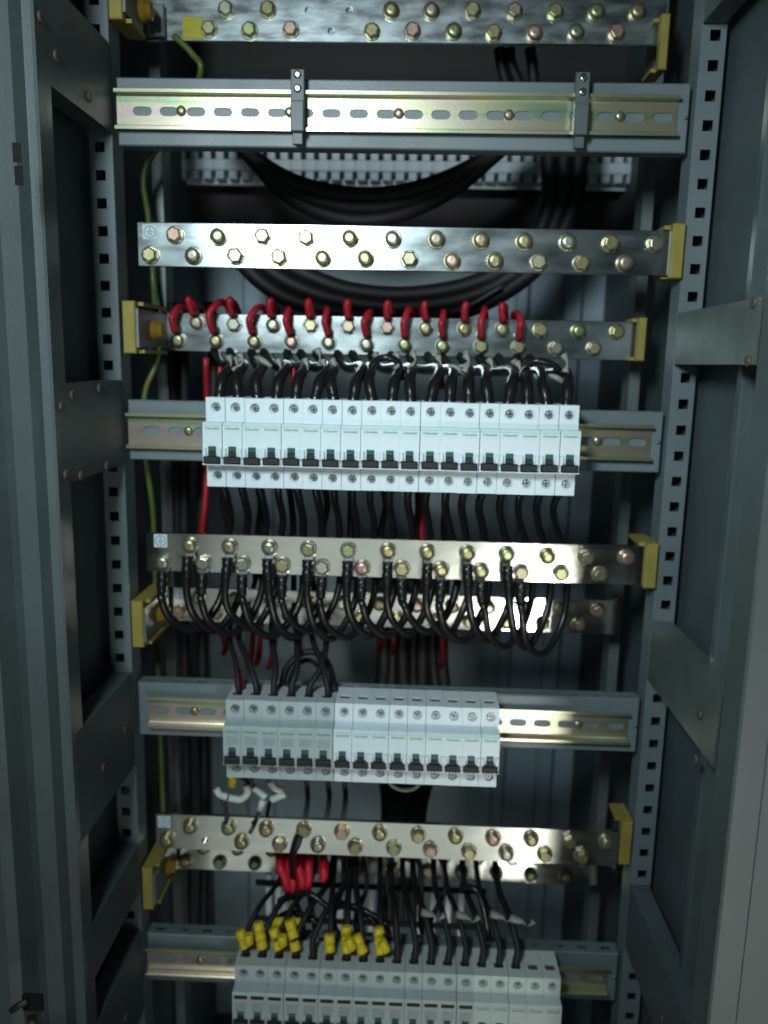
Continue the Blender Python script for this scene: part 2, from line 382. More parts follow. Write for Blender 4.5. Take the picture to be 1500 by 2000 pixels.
# ------------------------------------------------------------------ mounting rails
emb = text_mesh('INV/INE', 0.009, 'embossed_text')
emb.materials.append(mat('embossed_shadow', (0.35, 0.33, 0.22), 0.4, 0.7))
RZ = [1.6565, 1.3625, 1.0683, 0.7715]
RLAB = ['empty top mounting rail with gold slotted rail and two dark clamps',
        'mounting rail carrying the full row of white breakers',
        'mounting rail behind the middle, shorter breaker row',
        'lowest mounting rail, behind the dim bottom breakers']
slots_x = lambda: [-0.2385 + 0.025 * k for k in range(20)]
def rail(zc, label, txt=(), gl=-0.2505):
    t = empty('mounting_rail', (0, 0, zc), label, 'mounting rail', 'mounting rails across the cabinet')
    mb = MB(); hw, hh = 0.2615, 0.0295
    mb.box(-hw, hw, 0.002, 0.0035, -hh, hh, 0.0012)
    # bottom flange
    mb.box(-hw, hw, 0.0035, 0.02, -hh, -hh + 0.0015)
    x = -hw
    while x < hw - 0.001:
        x2 = min(x + 0.0262, hw)
        mb.cell(x, x2, 0.0035, 0.02, (x + x2) / 2, 0.0115, stadium(0.006, 0.0028), lambda u, v, d: (u, v, hh - 0.0002 - d), 0.0015, n=12)
        x = x2
    mb.build('mounting_plate', paint, t)
    g = MB(); gx = 0.2505
    pr = lambda s: [(0.0004, s * 0.0128), (-0.0002, s * 0.0138), (-0.0066, s * 0.0138), (-0.0072, s * 0.0144), (-0.0072, s * 0.0172), (-0.0062, s * 0.0172), (-0.0062, s * 0.0148)]
    for s in (-1, 1): g.extrude_x(pr(s), gl, gx, False, False)
    for k in range(20):
        x0 = -gx + 0.025 * k + 0.0005; x1 = x0 + 0.025
        if k == 0 and gl == -gx: x0 = -gx
        x1 = min(x1, gx) if k < 19 else gx
        g.cell(x0, x1, -0.0128, 0.0128, (x0 + x1) / 2, 0, stadium(0.0090, 0.0040), lambda u, v, d: (u, 0.0004 + d, v), 0.0012, n=16)
    if gl < -gx: g.face([(gl, .0004, -.0128), (-gx + .0005, .0004, -.0128), (-gx + .0005, .0004, .0128), (gl, .0004, .0128)])
    g.build('slotted_rail', rail_m, t)
    for k in range(5):
        xs = -0.201 + 0.1 * k
        s_ = MB(); s_.lathe([(0.0046, 0), (0.0046, 0.0012), (0.0034, 0.0026), (0.0014, 0.003)], n=12)
        s_.build('rail_screw', bolt_ms[k % 5], t, (xs, 0.0, 0.0005))
        h = MB(); h.lathe([(0.0026, 0), (0.0024, 0.0002)], n=10); h.build('plate_hole', black, t, (xs + 0.05, 0.0019, 0))
    s_ = MB(); s_.lathe([(0.0018, 0), (0.0018, 0.001), (0.001, 0.0016)], n=8)
    s_.build('end_rivet', steel, t, (hw - 0.003, 0.002, 0))
    for xt in txt:
        o = link('embossed_text', emb, t, (xt, 0.0003, 0.0077))
    return t
rail(RZ[0], RLAB[0], (-0.048,), -.2612); rail(RZ[1], RLAB[1], (0.214,), -.2612); rail(RZ[2], RLAB[2]); rail(RZ[3], RLAB[3], (), -.2612)

# end clamps on the top rail
for i, (px, lab) in enumerate(((582, 'dark plastic end clamp on the empty rail, left one'), (1134, 'dark plastic end clamp on the empty rail, right one'))):
    q = P(px, 215, -0.01); t = empty('end_clamp', (q.x, -0.0075, RZ[0]), lab, 'end clamp', 'end clamps on the empty rail')
    mb = MB(); mb.box(-0.0062, 0.0062, -0.006, 0, 0.006, 0.033, 0.0008); mb.box(-0.0062, 0.0062, -0.0095, 0, -0.020, 0.006, 0.001)
    mb.box(-0.0045, 0.0045, -0.005, 0, -0.030, -0.020, 0.0006); mb.build('clamp_body', clamp_m, t)
    for z_ in (0.028, 0.0165):
        s_ = MB(); s_.lathe([(0.0036, 0), (0.0036, 0.001), (0.002, 0.0018)], n=10); s_.build('clamp_screw', chrome, t, (0, -0.006, z_))

# ------------------------------------------------------------------ busbars
def bolt_meshes():
    h = MB(); h.lathe([(0.0074, 0), (0.0074, 0.0048), (0.0062, 0.0060), (0.0054, 0.0063)], n=6, sm=False)
    r_ = MB(); r_.lathe([(0.0066, 0), (0.0070, 0.0012), (0.0070, 0.0048), (0.0058, 0.0062), (0.003, 0.0068)], n=14)
    w_ = MB(); w_.lathe([(0.0086, 0), (0.0086, 0.0010), (0.0078, 0.0014)], n=20)
    out = []
    for b in (h, r_):
        o = b.build('bolt', bolt_ms[0]); out.append(o.data); bpy.data.objects.remove(o)
    o = w_.build('washer', washer_m); wm = o.data; bpy.data.objects.remove(o)
    return out, wm
(HEX, ROUND), WASH = bolt_meshes()
for me in (HEX, ROUND, ):
    pass
BV = {}
def bolt_mesh(kind, mi):
    k = (kind, mi)
    if k not in BV:
        me = (HEX if kind == 0 else ROUND).copy(); me.materials.clear(); me.materials.append(bolt_ms[mi]); BV[k] = me
    return BV[k]
def busbar(x0, x1, zc, Y, m_, label, tops, bots, ztop=0.0082, zbot=-0.0098, tilt=0.0, openings=()):
    t = empty('busbar', ((x0 + x1) / 2, Y, zc), label, 'busbar', 'drilled busbars across the cabinet')
    xm = (x0 + x1) / 2; h = 0.02; th = 0.005
    mb = MB()
    if not openings: mb.box(x0 - xm, x1 - xm, 0, th, -h, h, 0.0005)
    else:
        ops = sorted(openings); mp = lambda u, v, d: (u, d, v); a = x0 - xm
        mb.extrude_x([(0, h), (th, h), (th, -h), (0, -h)], x0 - xm, x1 - xm, False, False)
        for x_, z_ in ops:
            u = x_ - xm; l_, r_ = u - 0.009, u + 0.009
            if l_ > a: mb.face([mp(a, -h, 0), mp(l_, -h, 0), mp(l_, h, 0), mp(a, h, 0)])
            mb.cell(max(l_, a), r_, -h, h, u, z_, circ(0.0040), mp, 0.0045, n=16); a = r_
        mb.face([mp(a, -h, 0), mp(x1 - xm, -h, 0), mp(x1 - xm, h, 0), mp(a, h, 0)])
    mb.build('bar', m_, t)
    for row, zr in ((tops, ztop), (bots, zbot)):
        for x_ in row:
            wj = Vector((x_ - xm + random.uniform(-.0006, .0006), 0, zr + random.uniform(-.0006, .0006)))
            mi = random.choice((0, 0, 1, 2, 3, 4)); o = link('bolt', bolt_mesh(0 if random.random() < .5 else 1, mi), t, wj + Vector((0, -0.0013, 0)))
            o.rotation_euler = (random.uniform(-.03, .03), random.uniform(0, 6.28), random.uniform(-.03, .03))
            link('washer', WASH, o, (0, 0.0013, 0))
    t.rotation_euler = (tilt, 0, 0)
    return t
def sticker(parent, x, z, w_=0.0135, Y=-0.0006):
    s_ = MB(); s_.box(-w_ / 2, w_ / 2, -0.0002, 0, -w_ / 2, w_ / 2, 0.00005); o = s_.build('sticker', sticker_m, parent, (x, Y, z))
    g = MB(); n = 24; r1, r0 = w_ * 0.42, w_ * 0.37; q = lambda r, k: (r * math.cos(2 * math.pi * k / n), -0.0003, r * math.sin(2 * math.pi * k / n))
    for k in range(n): g.face([q(r0, k), q(r0, k + 1), q(r1, k + 1), q(r1, k)])
    def bar(a, b, c, d): g.face([(a, -0.0003, c), (b, -0.0003, c), (b, -0.0003, d), (a, -0.0003, d)])
    bar(-.0003, .0003, .0004, r0); bar(-w_ * .25, w_ * .25, 0, .0006); bar(-w_ * .16, w_ * .16, -.0018, -.0012); bar(-w_ * .08, w_ * .08, -.0034, -.0028)
    g.build('earth_symbol', grey_p, o)
xs_of = lambda px0, py0, pitch, slope, n, Y: [P(px0 + pitch * i, py0 + slope * i, Y).x for i in range(n)]
FT = xs_of(341, 460, 85.36, 1, 12, -0.004)
FB = xs_of(291, 490, 84.6, 1.5, 12, -0.004)
zA = 1.7690
AT = [P(763 + 80.6 * k, 18, 0.085).x for k in range(-4, 7)]; AB = [P(407 + 79.8 * k, 53, 0.085).x for k in range(0, 11)]
A_hole = [(AT[2], 0.0085), (AT[3], 0.0085), (AB[3], -0.0105)]
barA = busbar(P(262, 40, .09).x, P(1300, 50, .09).x, zA, 0.09, tin_c, 'topmost busbar, scratched, with three empty bolt holes',
              [x for i, x in enumerate(AT) if i not in (2, 3)], [x for i, x in enumerate(AB) if i != 3], 0.0085, -0.0105, 0, A_hole)
barB = busbar(-0.2457, 0.2555, 1.5388, 0.0, tin_a, 'bright bare busbar, glaring at its left half', FT, FB, 0.0082, -0.0098)
CT = xs_of(382, 632, 74.8, 1.75, 12, 0.086); CB = xs_of(347, 662, 73.9, 1.9, 12, 0.086)
barC = busbar(-0.2700, 0.2566, 1.4610, 0.09, tin_a, 'recessed busbar hung with red wires', CT, CB, 0.0095, -0.0085)
DT = xs_of(369, 1060, 77.8, 2.5, 12, -0.004); DB = xs_of(318, 1090, 77.8, 2.5, 12, -0.004)
barD = busbar(-0.247, 0.254, 1.2395, 0.0, tin_b, 'front busbar wired all along with black leads', DT, DB, 0.0080, -0.0098)
ET = [P(1168 - 71 * k, 1195 - 2 * k, .086).x for k in range(0, 12)]; EB = [P(1131 - 71 * k, 1221 - 2 * k, .086).x for k in range(0, 12)]
barE = busbar(-0.2583, 0.255, 1.1570, 0.09, tin_b, 'recessed busbar behind the hanging black loops', ET, EB, 0.008, -0.009)
FFT = xs_of(371, 1615, 74.2, 2.3, 12, -0.004); FFB = xs_of(324, 1645, 74.0, 2.1, 12, -0.004)
barF = busbar(-0.2465, 0.2503, 0.9285, 0.0, tin_b, 'lower front busbar with one empty bolt hole at its left', FFT, [x for i, x in enumerate(FFB) if i != 1], 0.0085, -0.0085, 0, [(FFB[1], -0.0085)])
GT = [P(1070 - 67.5 * k, 1686 - 2 * k, .086).x for k in range(-2, 11)]; GB = [P(1037 - 67.5 * k + 0, 1705 - 3 * k, .086).x for k in range(-1, 11)]
barG = busbar(-0.2526, 0.2559, 0.8440, 0.09, tin_b, 'lowest busbar, half hidden behind the lower front one', GT, GB, 0.008, -0.009, -0.19)
sticker(barB, P(293, 455, 0).x - barB.location.x, 0.0112); sticker(barD, P(314, 1058, 0).x - barD.location.x, 0.0118)
sticker(barE, P(352, 1157, .09).x - barE.location.x, 0.0125); sticker(barF, P(321, 1610, 0).x - barF.location.x, 0.0115)
s_ = MB(); s_.box(-0.0105, 0.0105, -0.0009, 0, -0.0105, 0.0105, 0.0004)
s_.build('yellow_tape', yel_tape, barA, (P(377, 60, .09).x - barA.location.x, -0.0002, -0.0085))

# insulators holding the bar ends
def insulator(sx, xi, w_, z0, z1, Y0, Y1, label, ybar, bolt=True):
    """xi = inner x of the slab; w_ its width; lips run back from Y0 to Y1"""
    xo = xi + sx * w_
    t = empty('bar_insulator', (xo, Y0, z0), label, 'insulator', 'yellow busbar insulators')
    mb = MB(); a, b = sorted((xi - xo, 0)); h = z1 - z0
    mb.box(a, b, 0, 0.011, 0, h, 0.0012); mb.build('flange', yel_ins, t)
    for l0, l1 in ((h - 0.004, h - 0.0005), (0.0005, 0.004)):
     l = MB(); a2, b2 = (a - 0.005, b) if sx > 0 else (a, b + 0.005)
     l.box(a2, b2, 0.0111, Y1 - Y0, l0, l1); l.build('lip', yel_ins, t)
    if not bolt: return t
    c = MB(); a3, b3 = sorted((xi - xo - sx * 0.0005, xi - xo - sx * 0.003)); c.box(a3, b3, 0.001, Y1 - Y0, 0.006, h - 0.007); c.build('clamp_plate', galv, t)
    if bolt:
        d = MB(); f = -sx
        pr = [(0.0105, 0), (0.0105, f * 0.004), (0.0085, f * 0.0045), (0.0085, f * 0.010), (0.006, f * 0.011)]
        d.lathe(pr, (0, 0, 0), 10, 'x'); d.build('bolt_end', yel_dark, t, (xi - xo - sx * 0.003, 0.045, h * 0.48))
    return t
insulator(-1, P(264, 640, 0).x, 0.0125, zz(250, 690), zz(250, 587), 0.0, 0.088, 'large yellow insulator at the left end of the red wired busbar', 0.09)
insulator(1, P(1312, 490, -.006).x, 0.0115, zz(1325, 545), zz(1325, 438), -0.006, 0.03, 'yellow insulator at the right end of the bright bare busbar', 0, False)
insulator(1, P(1247, 660, .07).x, 0.008, zz(1250, 705, .07), zz(1250, 620, .07), 0.07, 0.11, 'narrow yellow insulator at the right end of the red wired busbar', 0, False)
insulator(1, P(1262, 1100, -.006).x, 0.0115, zz(1270, 1147), zz(1270, 1060), -0.006, 0.045, 'yellow insulator at the right end of the black wired busbar', 0, False)
insulator(-1, P(279, 1220, 0).x, 0.0120, zz(268, 1265), zz(268, 1175), 0.0, 0.08, 'yellow insulator at the left below the black wired busbar', 0)
insulator(-1, P(298, 1740, 0).x, 0.0115, zz(285, 1777), zz(285, 1697), 0.0, 0.08, 'yellow insulator low at the left, below the lower front busbar', 0)
insulator(1, P(1213, 1645, -.004).x, 0.0115, zz(1225, 1686), zz(1225, 1603), -0.004, 0.035, 'yellow insulator at the right end of the lower front busbar', 0, False)
insulator(-1, P(238, 20, 0.0).x, 0.0125, zz(225, 36), zz(225, 36) + 0.05, 0.0, 0.05, 'yellow insulator at the left end of the topmost busbar', 0)
insulator(1, P(1288, 110, .07).x, 0.008, zz(1290, 135, .07), zz(1290, 135, .07) + .05, 0.07, 0.11, 'yellow insulator at the right end of the topmost busbar', 0, False)
t = empty('cable_lug_pair', (P(290, 40, .075).x, .08, 1.765), 'worn metal lug bolted on the left end of the topmost busbar', 'cable lug')
mb = MB(); mb.box(-.016, .014, 0, .004, -.016, .014, .001); mb.build('lug_palm', galv, t)
mb = MB(); mb.tube([(0, -.002, 0), (-.012, -.01, .010), (-.03, -.02, .035)], .006); mb.build('lug_barrel', galv, t)
mb = MB(); mb.lathe([(.0075, 0), (.0075, .005), (.005, .006)], n=6, sm=False); mb.build('bolt', brown, t, (.004, -.001, 0))

# ------------------------------------------------------------------ breakers
brand = text_mesh('Schneider', 0.0034, 'green_print', 0.15); brand.materials.append(green_p)
BW = 0.0177
def breaker_body(top_hole=True, style=0):
    mb = MB(); h = BW / 2; ys, yn = -0.0465, -0.060
    # outline (Y, z), clockwise from back top; None marks panels with a hole
    zs = [(-0.006, .0415), (ys, .0415), (ys, .0195), (yn + .002, .0195), (yn, .0175), (yn, -.0178), (yn - .0022, -.0182), (yn - .0022, -.0194), (ys, -.0200), (ys, -.0415), (-.006, -.0415)]
    for k in range(len(zs)):
        a, b = zs[k], zs[(k + 1) % len(zs)]
        if k == 1:
            mb.cell(-h, h, b[1], a[1], 0.0006, .0322, circ(0.0049), lambda u, v, d: (u, ys + d, v), 0.0035, n=14, floor=True); continue
        if k == 8:
            mb.cell(-h, h, b[1], a[1], 0.0012, -.0312, circ(0.0047), lambda u, v, d: (u, ys + d, v), 0.0035, n=14, floor=True); continue
        if k == 0:
            mb.cell(-h, h, ys, -0.006, 0, -0.030, rectr(.0052, .0045), lambda u, v, d: (u, v, .0415 - d), 0.006, n=16, floor=True); continue
        mb.face([(-h, *a), (-h, *b), (h, *b), (h, *a)])
    for sx in (-h, h):
        P8 = zs
        mb.face([(sx, y, z) for y, z in [zs[0], zs[1], zs[2], zs[9], zs[10]]][:])
        mb.face([(sx, y, z) for y, z in [zs[2], zs[3], zs[4], zs[5], zs[6], zs[7], zs[8], (ys, -.0200)]])
    # thin ribs
    if style == 0:
        mb.box(-h, h, yn - .0009, yn, -.0090, -.0084); mb.box(-h, h, yn - .0004, yn, .0118, .0124)
        mb.box(-h, -h + .0035, yn - .0028, yn, -.0125, -.0035, .0008); mb.box(h - .0035, h, yn - .0028, yn, -.0125, -.0035, .0008)
    return mb
def prototype(body_m, style, label, n_group):
    t = empty('circuit_breaker', (0, 0, 0), label, 'circuit breaker', n_group)
    breaker_body(style=style).build('housing', body_m, t)
    yn = -0.060
    tg = MB(); tg.box(-.0074, .0074, yn - .0050, yn, -.0177, -.0112, .0008); tg.box(-.0034, .0034, yn - .0030, yn, -.0112, -.0065, .0004)
    tg.build('toggle', black, t)
    gf = MB(); gf.box(-.0034, .0034, yn - .0020, yn, -.0065, -.0022, .0003); gf.build('toggle_face', green_t, t)
    for z_, x_ in ((.0322, .0006), (-.0312, .0012)):
        s_ = MB(); s_.lathe([(.0034, 0), (.0034, .0008), (.0028, .0012)], n=12); o = s_.build('terminal_screw', steel, t, (x_, -0.0432, z_))
        c = MB(); c.box(-.0024, .0024, -.00135, -.001, -.0004, .0004); c.box(-.0004, .0004, -.00136, -.001, -.0024, .0024); c.build('cross_slot', black, o)
    cl = MB(); cl.box(-.0044, .0044, -.034, -.0262, .0358, .0400); cl.build('terminal_clamp', brown, t)
    if style in (0, 1):
        ln = MB(); ln.box(-.0086, .0086, yn - .00035, yn - .0001, .0165, .0171); ln.build('green_line', pale_green, t)
    if style in (0, 1): link('green_print', brand, t, (0, yn - .0004, .0142))
    if style in (1, 2):
        g = MB(); rnd = random.Random(3)
        for k in range(5 if style == 1 else 7):
            z_ = .008 - k * .0018; x_ = -.006
            while x_ < .0055:
                l_ = rnd.uniform(.0005, .0018)
                g.face([(x_, yn - .0003, z_), (x_ + l_, yn - .0003, z_), (x_ + l_, yn - .0003, z_ + .0005), (x_, yn - .0003, z_ + .0005)]); x_ += l_ + .0006
        g.build('fine_print', grey_p, t)
    return t
def row(n, px_c, py_c, zc, protos, labels, group, xl_, zoff=None):
    for i in range(n):
        t = copy_tree(protos(i)); t.location = (xl_ + 0.018 * i, (zoff(i) if zoff else 0), zc)
        t['label'] = labels(i); t['group'] = group
        t.rotation_euler = (random.uniform(-.004, .004), 0, random.uniform(-.006, .006))
pr_white = prototype(white, 0, 'x', 'x'); pr_film = prototype(white_film, 1, 'x', 'x')
# bottom row: older type with dark label windows above the print
def proto_old():
    t = prototype(white_old, 2, 'x', 'x')
    k = MB(); k.box(-.0068, .0068, -.0612, -.0600, .0135, .0168, .0003); k.build('label_window', black, t)
    return t
pr_old = proto_old(); pr_mint = prototype(white_mint, 0, 'x', 'x')
XL2 = -0.1626; Z2 = 1.3570
row(19, 0, 0, Z2, lambda i: pr_white, lambda i: 'white circuit breaker, %s from the left in the full upper row' % ORD[i], 'white circuit breakers in the upper row', XL2)
XL3 = -0.1486; Z3 = 1.0620
row(15, 0, 0, Z3, lambda i: pr_film if i < 6 else pr_white,
    lambda i: ('dull filmed circuit breaker with fine print, %s from the left in the middle row' % ORD[i]) if i < 6 else
    ('clean white circuit breaker, %s after the dull six in the middle row' % ORD[i - 6]), 'circuit breakers in the middle row', XL3)
XL4 = -0.1436; Z4 = 0.7655
row(19, 0, 0, Z4, lambda i: pr_old if i < 14 else pr_mint,
    lambda i: ('old circuit breaker with dark window, %s from the left in the bottom row' % ORD[i]) if i < 14 else
    ('pale green tinted circuit breaker, %s of five at the right of the bottom row' % ORD[i - 14]), 'circuit breakers in the bottom row', XL4)
def kill(o):
    for c in list(o.children): kill(c)
    bpy.data.objects.remove(o)
for o in (pr_white, pr_film, pr_old, pr_mint): kill(o)

# ------------------------------------------------------------------ wires
def wire(name, pts, r, m_, label, cat='wire', group=None, res=5, n=8):
    b = Vector(pts[0]); mb = MB(); mb.tube([Vector(p) - b for p in pts], r, n, res)
    o = mb.build(name, m_, None, b); tag(o, label, cat, group); return o
def piece(parent, name, pts, r, m_, res=4, n=8):
    mb = MB(); mb.tube([Vector(p) - parent.location for p in pts], r, n, res); return mb.build(name, m_, parent)
def ring_lug(parent, p, Y, down=True):
    mb = MB(); mb.lathe([(.0078, 0), (.0078, .0012)], n=14); s = -1 if down else 1
    mb.box(-.0042, .0042, -.0014, 0, *sorted((0, s * .012)))
    mb.tube([(0, -.002, s * .010), (0, -.0025, s * .017)], .0040, 8, 1)
    mb.build('ring_lug', lug_m, parent, Vector((p[0], Y - .0012, p[1])) - parent.location)

# black loops from the black-wired busbar back up to the upper breakers
allD = sorted([(x, 'upper', k) for k, x in enumerate(DT[:9])] + [(x, 'lower', k) for k, x in enumerate(DB[:10])])
rnd = random.Random(11)
for i, (x, rw, k) in enumerate(allD):
    up = rw == 'upper'; zb = barD.location.z + (0.008 if up else -0.0098)
    xb = XL2 + 0.018 * i
    Yf = -0.011 if up else -0.007
    zl = 1.158 + rnd.uniform(-.005, .006)
    if i == 18: zl = 1.144
    if i in (16, 17): zl = 1.151
    j = rnd.uniform(-.005, .005); xr_ = x + (.054 if not up else .047) + j * .8
    pts = [(x, Yf, zb - .012), (x + j * .2, Yf - .004, zb - .03), (x + .001 + j * .6, -.017, 1.196), (x + .008 + j * .6, -.014, zl + .017),
           ((x + xr_) / 2, .002, zl - .001), (xr_ - .009, .020, zl + .015), (xr_, .030, zl + .042), (xr_ - .001, .034, 1.232),
           (xr_ * .4 + xb * .6, .030, 1.268), (xb - .001 + j * .3, -.002, 1.296), (xb, -.028, 1.318)]
    o = wire('black_wire', pts, rnd.uniform(.0036, .0043), pvc, 'black wire looping down from the %s %s bolt of the black wired busbar' % (ORD[k], rw), 'wire', 'black wires looping below the black wired busbar')
    ring_lug(o, (x, zb), 0.0, True)
    piece(o, 'heat_shrink', [(x, Yf, zb - .009), (x + .0001, Yf - .001, zb - .016), (x + j * .3, Yf - .004, zb - .030)], lambda u: .0054 + .0005 * math.sin(u * 19), pvc, 5)

# red wires over the recessed busbar and down to the upper breakers
allC = sorted([(x, 'upper', k) for k, x in enumerate(CT[:9])] + [(x, 'lower', k) for k, x in enumerate(CB[:10])])
for i, (x, rw, k) in enumerate(allC):
    up = rw == 'upper'; zb = 1.461 + (0.0095 if up else -0.0085); xb = XL2 + 0.018 * i
    j = rnd.uniform(-.005, .005); s = rnd.uniform(.004, .012) * (1 if not up else .3)
    zt = 1.484 + rnd.uniform(0, .008) + (.003 if up and i % 3 else -.001); s = rnd.uniform(.0005, .006) * (-1 if rnd.random() < .3 else 1) + (.004 if k in (0, 1, 2, 7) and not up else 0)
    if rw == 'upper' and k in (0, 3, 5): zt -= .006
    pts = [(x, .078, zb + .008), (x - .002 + j * .3, .072, zb + .020), (x - .001 + j * .5, .072, max(zt - .010, zb + .024)), (x + s * .5, .080, zt), (x + s, .100, zt + .001), (x + s + .003, .112, zt - .014), (x + s + .004, .1125, 1.464)]
    o = wire('red_wire', pts, rnd.uniform(.0032, .0038), red, 'red wire bent over the recessed busbar from its %s %s bolt' % (ORD[k], rw), 'wire', 'red wires over the recessed busbar')
    mb = MB(); mb.lathe([(.0080, 0), (.0080, .0012)], n=14); mb.tube([(0, -.002, .008), (0, -.004, .014)], .0042, 8, 1)
    mb.build('ring_lug', lug_m, o, Vector((x, .0888, zb)) - o.location)
    # black boot up from the breaker
    piece(o, 'black_boot', [(xb, -.030, 1.394), (xb + j * .2, -.029, 1.402), (xb + j, -.020, 1.416), (xb + j * 1.4 + .002, .010, 1.428), (x + (xb - x) * .7 , .070, 1.4285), (x + s + (xb - x) * .3, .108, 1.456), (x + s + .003, .1125, 1.470)], lambda u: .0056 - .0006 * u + .0004 * math.sin(u * 26), pvc, 5)
    for q in range(2 if i % 2 else 1):
        a = Vector((xb + j + rnd.uniform(-.008, .008), -.004 + rnd.uniform(-.006, .012), 1.428 + rnd.uniform(-.004, .010)))
        if i % 4 == 3 and q: continue
        if i % 5 == 2:
            piece(o, 'white_marker', [a, a + Vector((.008, -.004, -.003)), a + Vector((.017, -.004, -.009))], lambda u: .0016 + .0014 * math.sin(3.1 * u), ties, 4)
        else:
            piece(o, 'white_marker', [a + Vector((-.002, .004, .008)), a + Vector((.001, 0, .001)), a + Vector((-.003 + j, -.002, -.008))], lambda u: .0026 + .0018 * math.sin(2.2 + 5 * u), ties, 4)
    if i in (0, 4, 8, 12): piece(o, 'red_sleeve', [(xb - .007, .004, 1.426), (xb - .007, .002, 1.418), (xb - .006, -.002, 1.410)], .0026, red, 3)
# an arched black loop lying under the right part of the recessed busbar
for (a, b, c, nm) in (((715, 745), (755, 698), (785, 740), 'small black arch of wire under the middle of the red wired busbar'), ((1010, 745), (1055, 705), (1105, 752), 'small black arch of wire under the right part of the red wired busbar')):
    wire('black_wire', [P(*a, 0), P((a[0] + b[0]) / 2 - 6, (a[1] + b[1]) / 2 - 12, 0), P(*b, -.005), P((c[0] + b[0]) / 2 + 8, (c[1] + b[1]) / 2 - 10, 0), P(*c, .01)], .0034, pvc, nm)

# middle row: leads above the first six breakers
for i in range(6):
    xb = XL3 + .018 * i; j = rnd.uniform(-.011, .011)
    pts = [(xb, -.030, Z3 + .036), (xb, -.029, Z3 + .050), (xb + j, -.012, Z3 + .066), (xb + j * 2 - .01, .030, Z3 + .085), (xb - .02 + j, .10, 1.165), (xb - .02, .13, 1.22)]
    o = wire('black_wire', pts, rnd.uniform(.0026, .0036), rubber, 'black lead rising from the %s breaker of the middle row' % ORD[i], 'wire', 'black leads above the middle breaker row')
    if i == 0: piece(o, 'red_sleeve', [P(470, 1345, -.02), P(466, 1328, -.018), P(464, 1308, -.012)], lambda u: .0056 - .002 * u, red, 4)
wire('black_wire', [P(548, 1345, -.01), P(562, 1302, .01), P(590, 1276, .02), P(620, 1276, .02), P(644, 1302, .01), P(654, 1350, -.02)], .0034, rubber, 'black wire arching above the fifth and sixth middle breakers')
wire('black_wire', [P(560, 1345, -.01), P(580, 1300, .03), P(606, 1290, .04), P(632, 1315, .02), P(640, 1350, -.01)], .0026, rubber, 'inner black wire under the arch above the middle breakers')
for i, (x0, y0, x1, y1) in enumerate(((432, 1244, 441, 1264), (497, 1240, 490, 1290), (511, 1240, 505, 1285), (541, 1250, 530, 1292), (585, 1248, 585, 1272), (741, 1240, 742, 1262), (768, 1240, 770, 1262), (863, 1245, 865, 1290))):
    wire('red_wire', [P(x0, y0 - 40, .10), P((x0 + x1) / 2, (y0 + y1) / 2 - 12, .10), P(x1, y1, .10), P(x1 - 4, y1 + 12, .12)], .0034, red_dark if i % 2 else red,
         'short red wire end, %s from the left of those under the black loops' % ORD[i], 'wire', 'red wire ends showing under the black loops')
# leads below the middle row
def zig(pts_s, white_parts, label, r=.0022):
    o = wire('marked_wire', [P(x, y, Y) for x, y, Y in pts_s], r, pvc, label, 'wire', 'leads with white sleeves under the middle row')
    for wp in white_parts: piece(o, 'white_sleeve', [P(x, y, Y) for x, y, Y in wp], .0040, sleeve_w, 5)
zig([(455, 1510, -.02), (485, 1528, 0), (480, 1550, 0), (460, 1561, 0), (428, 1550, 0), (425, 1546, 0), (440, 1575, 0), (443, 1612, -.004)],
    [[(480, 1533, -.002), (484, 1548, -.002), (470, 1561, -.002), (447, 1558, -.002)], [(444, 1557, -.002), (430, 1552, -.002), (422, 1541, -.002)]], 'lead with a curled white sleeve under the first two middle breakers')
zig([(490, 1515, -.02), (496, 1538, 0), (518, 1556, 0), (508, 1580, 0), (498, 1608, -.004), (487, 1628, -.010)],
    [[(495, 1538, -.002), (508, 1548, -.002), (519, 1557, -.002)], [(515, 1562, -.002), (507, 1582, -.002)]], 'lead with a crooked white sleeve running down to the lower front busbar')
zig([(525, 1515, -.02), (530, 1530, 0), (555, 1549, 0), (530, 1562, 0), (520, 1600, .02)],
    [[(526, 1524, -.002), (536, 1538, -.002), (552, 1546, -.002)], [(558, 1550, -.002), (544, 1556, -.002), (530, 1562, -.002)]], 'lead with a white sleeve folded back like an arrow')
o = wire('yellow_stub', [P(452, 1512, -.02), P(455, 1522, -.015), P(453, 1533, -.01)], .0045, yel, 'short yellow sleeve under the first middle breaker')
wire('pale_loop', [P(755, 1518, .0), P(768, 1536, .0), (P(790, 1543, .0)), P(812, 1538, .0), P(826, 1520, .0)], .0022, ties, 'pale loop of wire hanging under the middle row')
wire('black_wire', [P(585, 1634, -.008), P(580, 1650, -.010), P(573, 1664, -.008), P(570, 1690, .01), P(575, 1740, .03)], .0042, pvc, 'black lead crossing the lower front busbar')
for i, x in enumerate((598, 640, 672)):
    wire('grey_wire', [P(x, 1520, .05), P(x + 3, 1560, .06), P(x - 2, 1600, .07)], .003, paint_shaded, 'dim dark wire hanging under the %s of the clean middle breakers' % ORD[i])

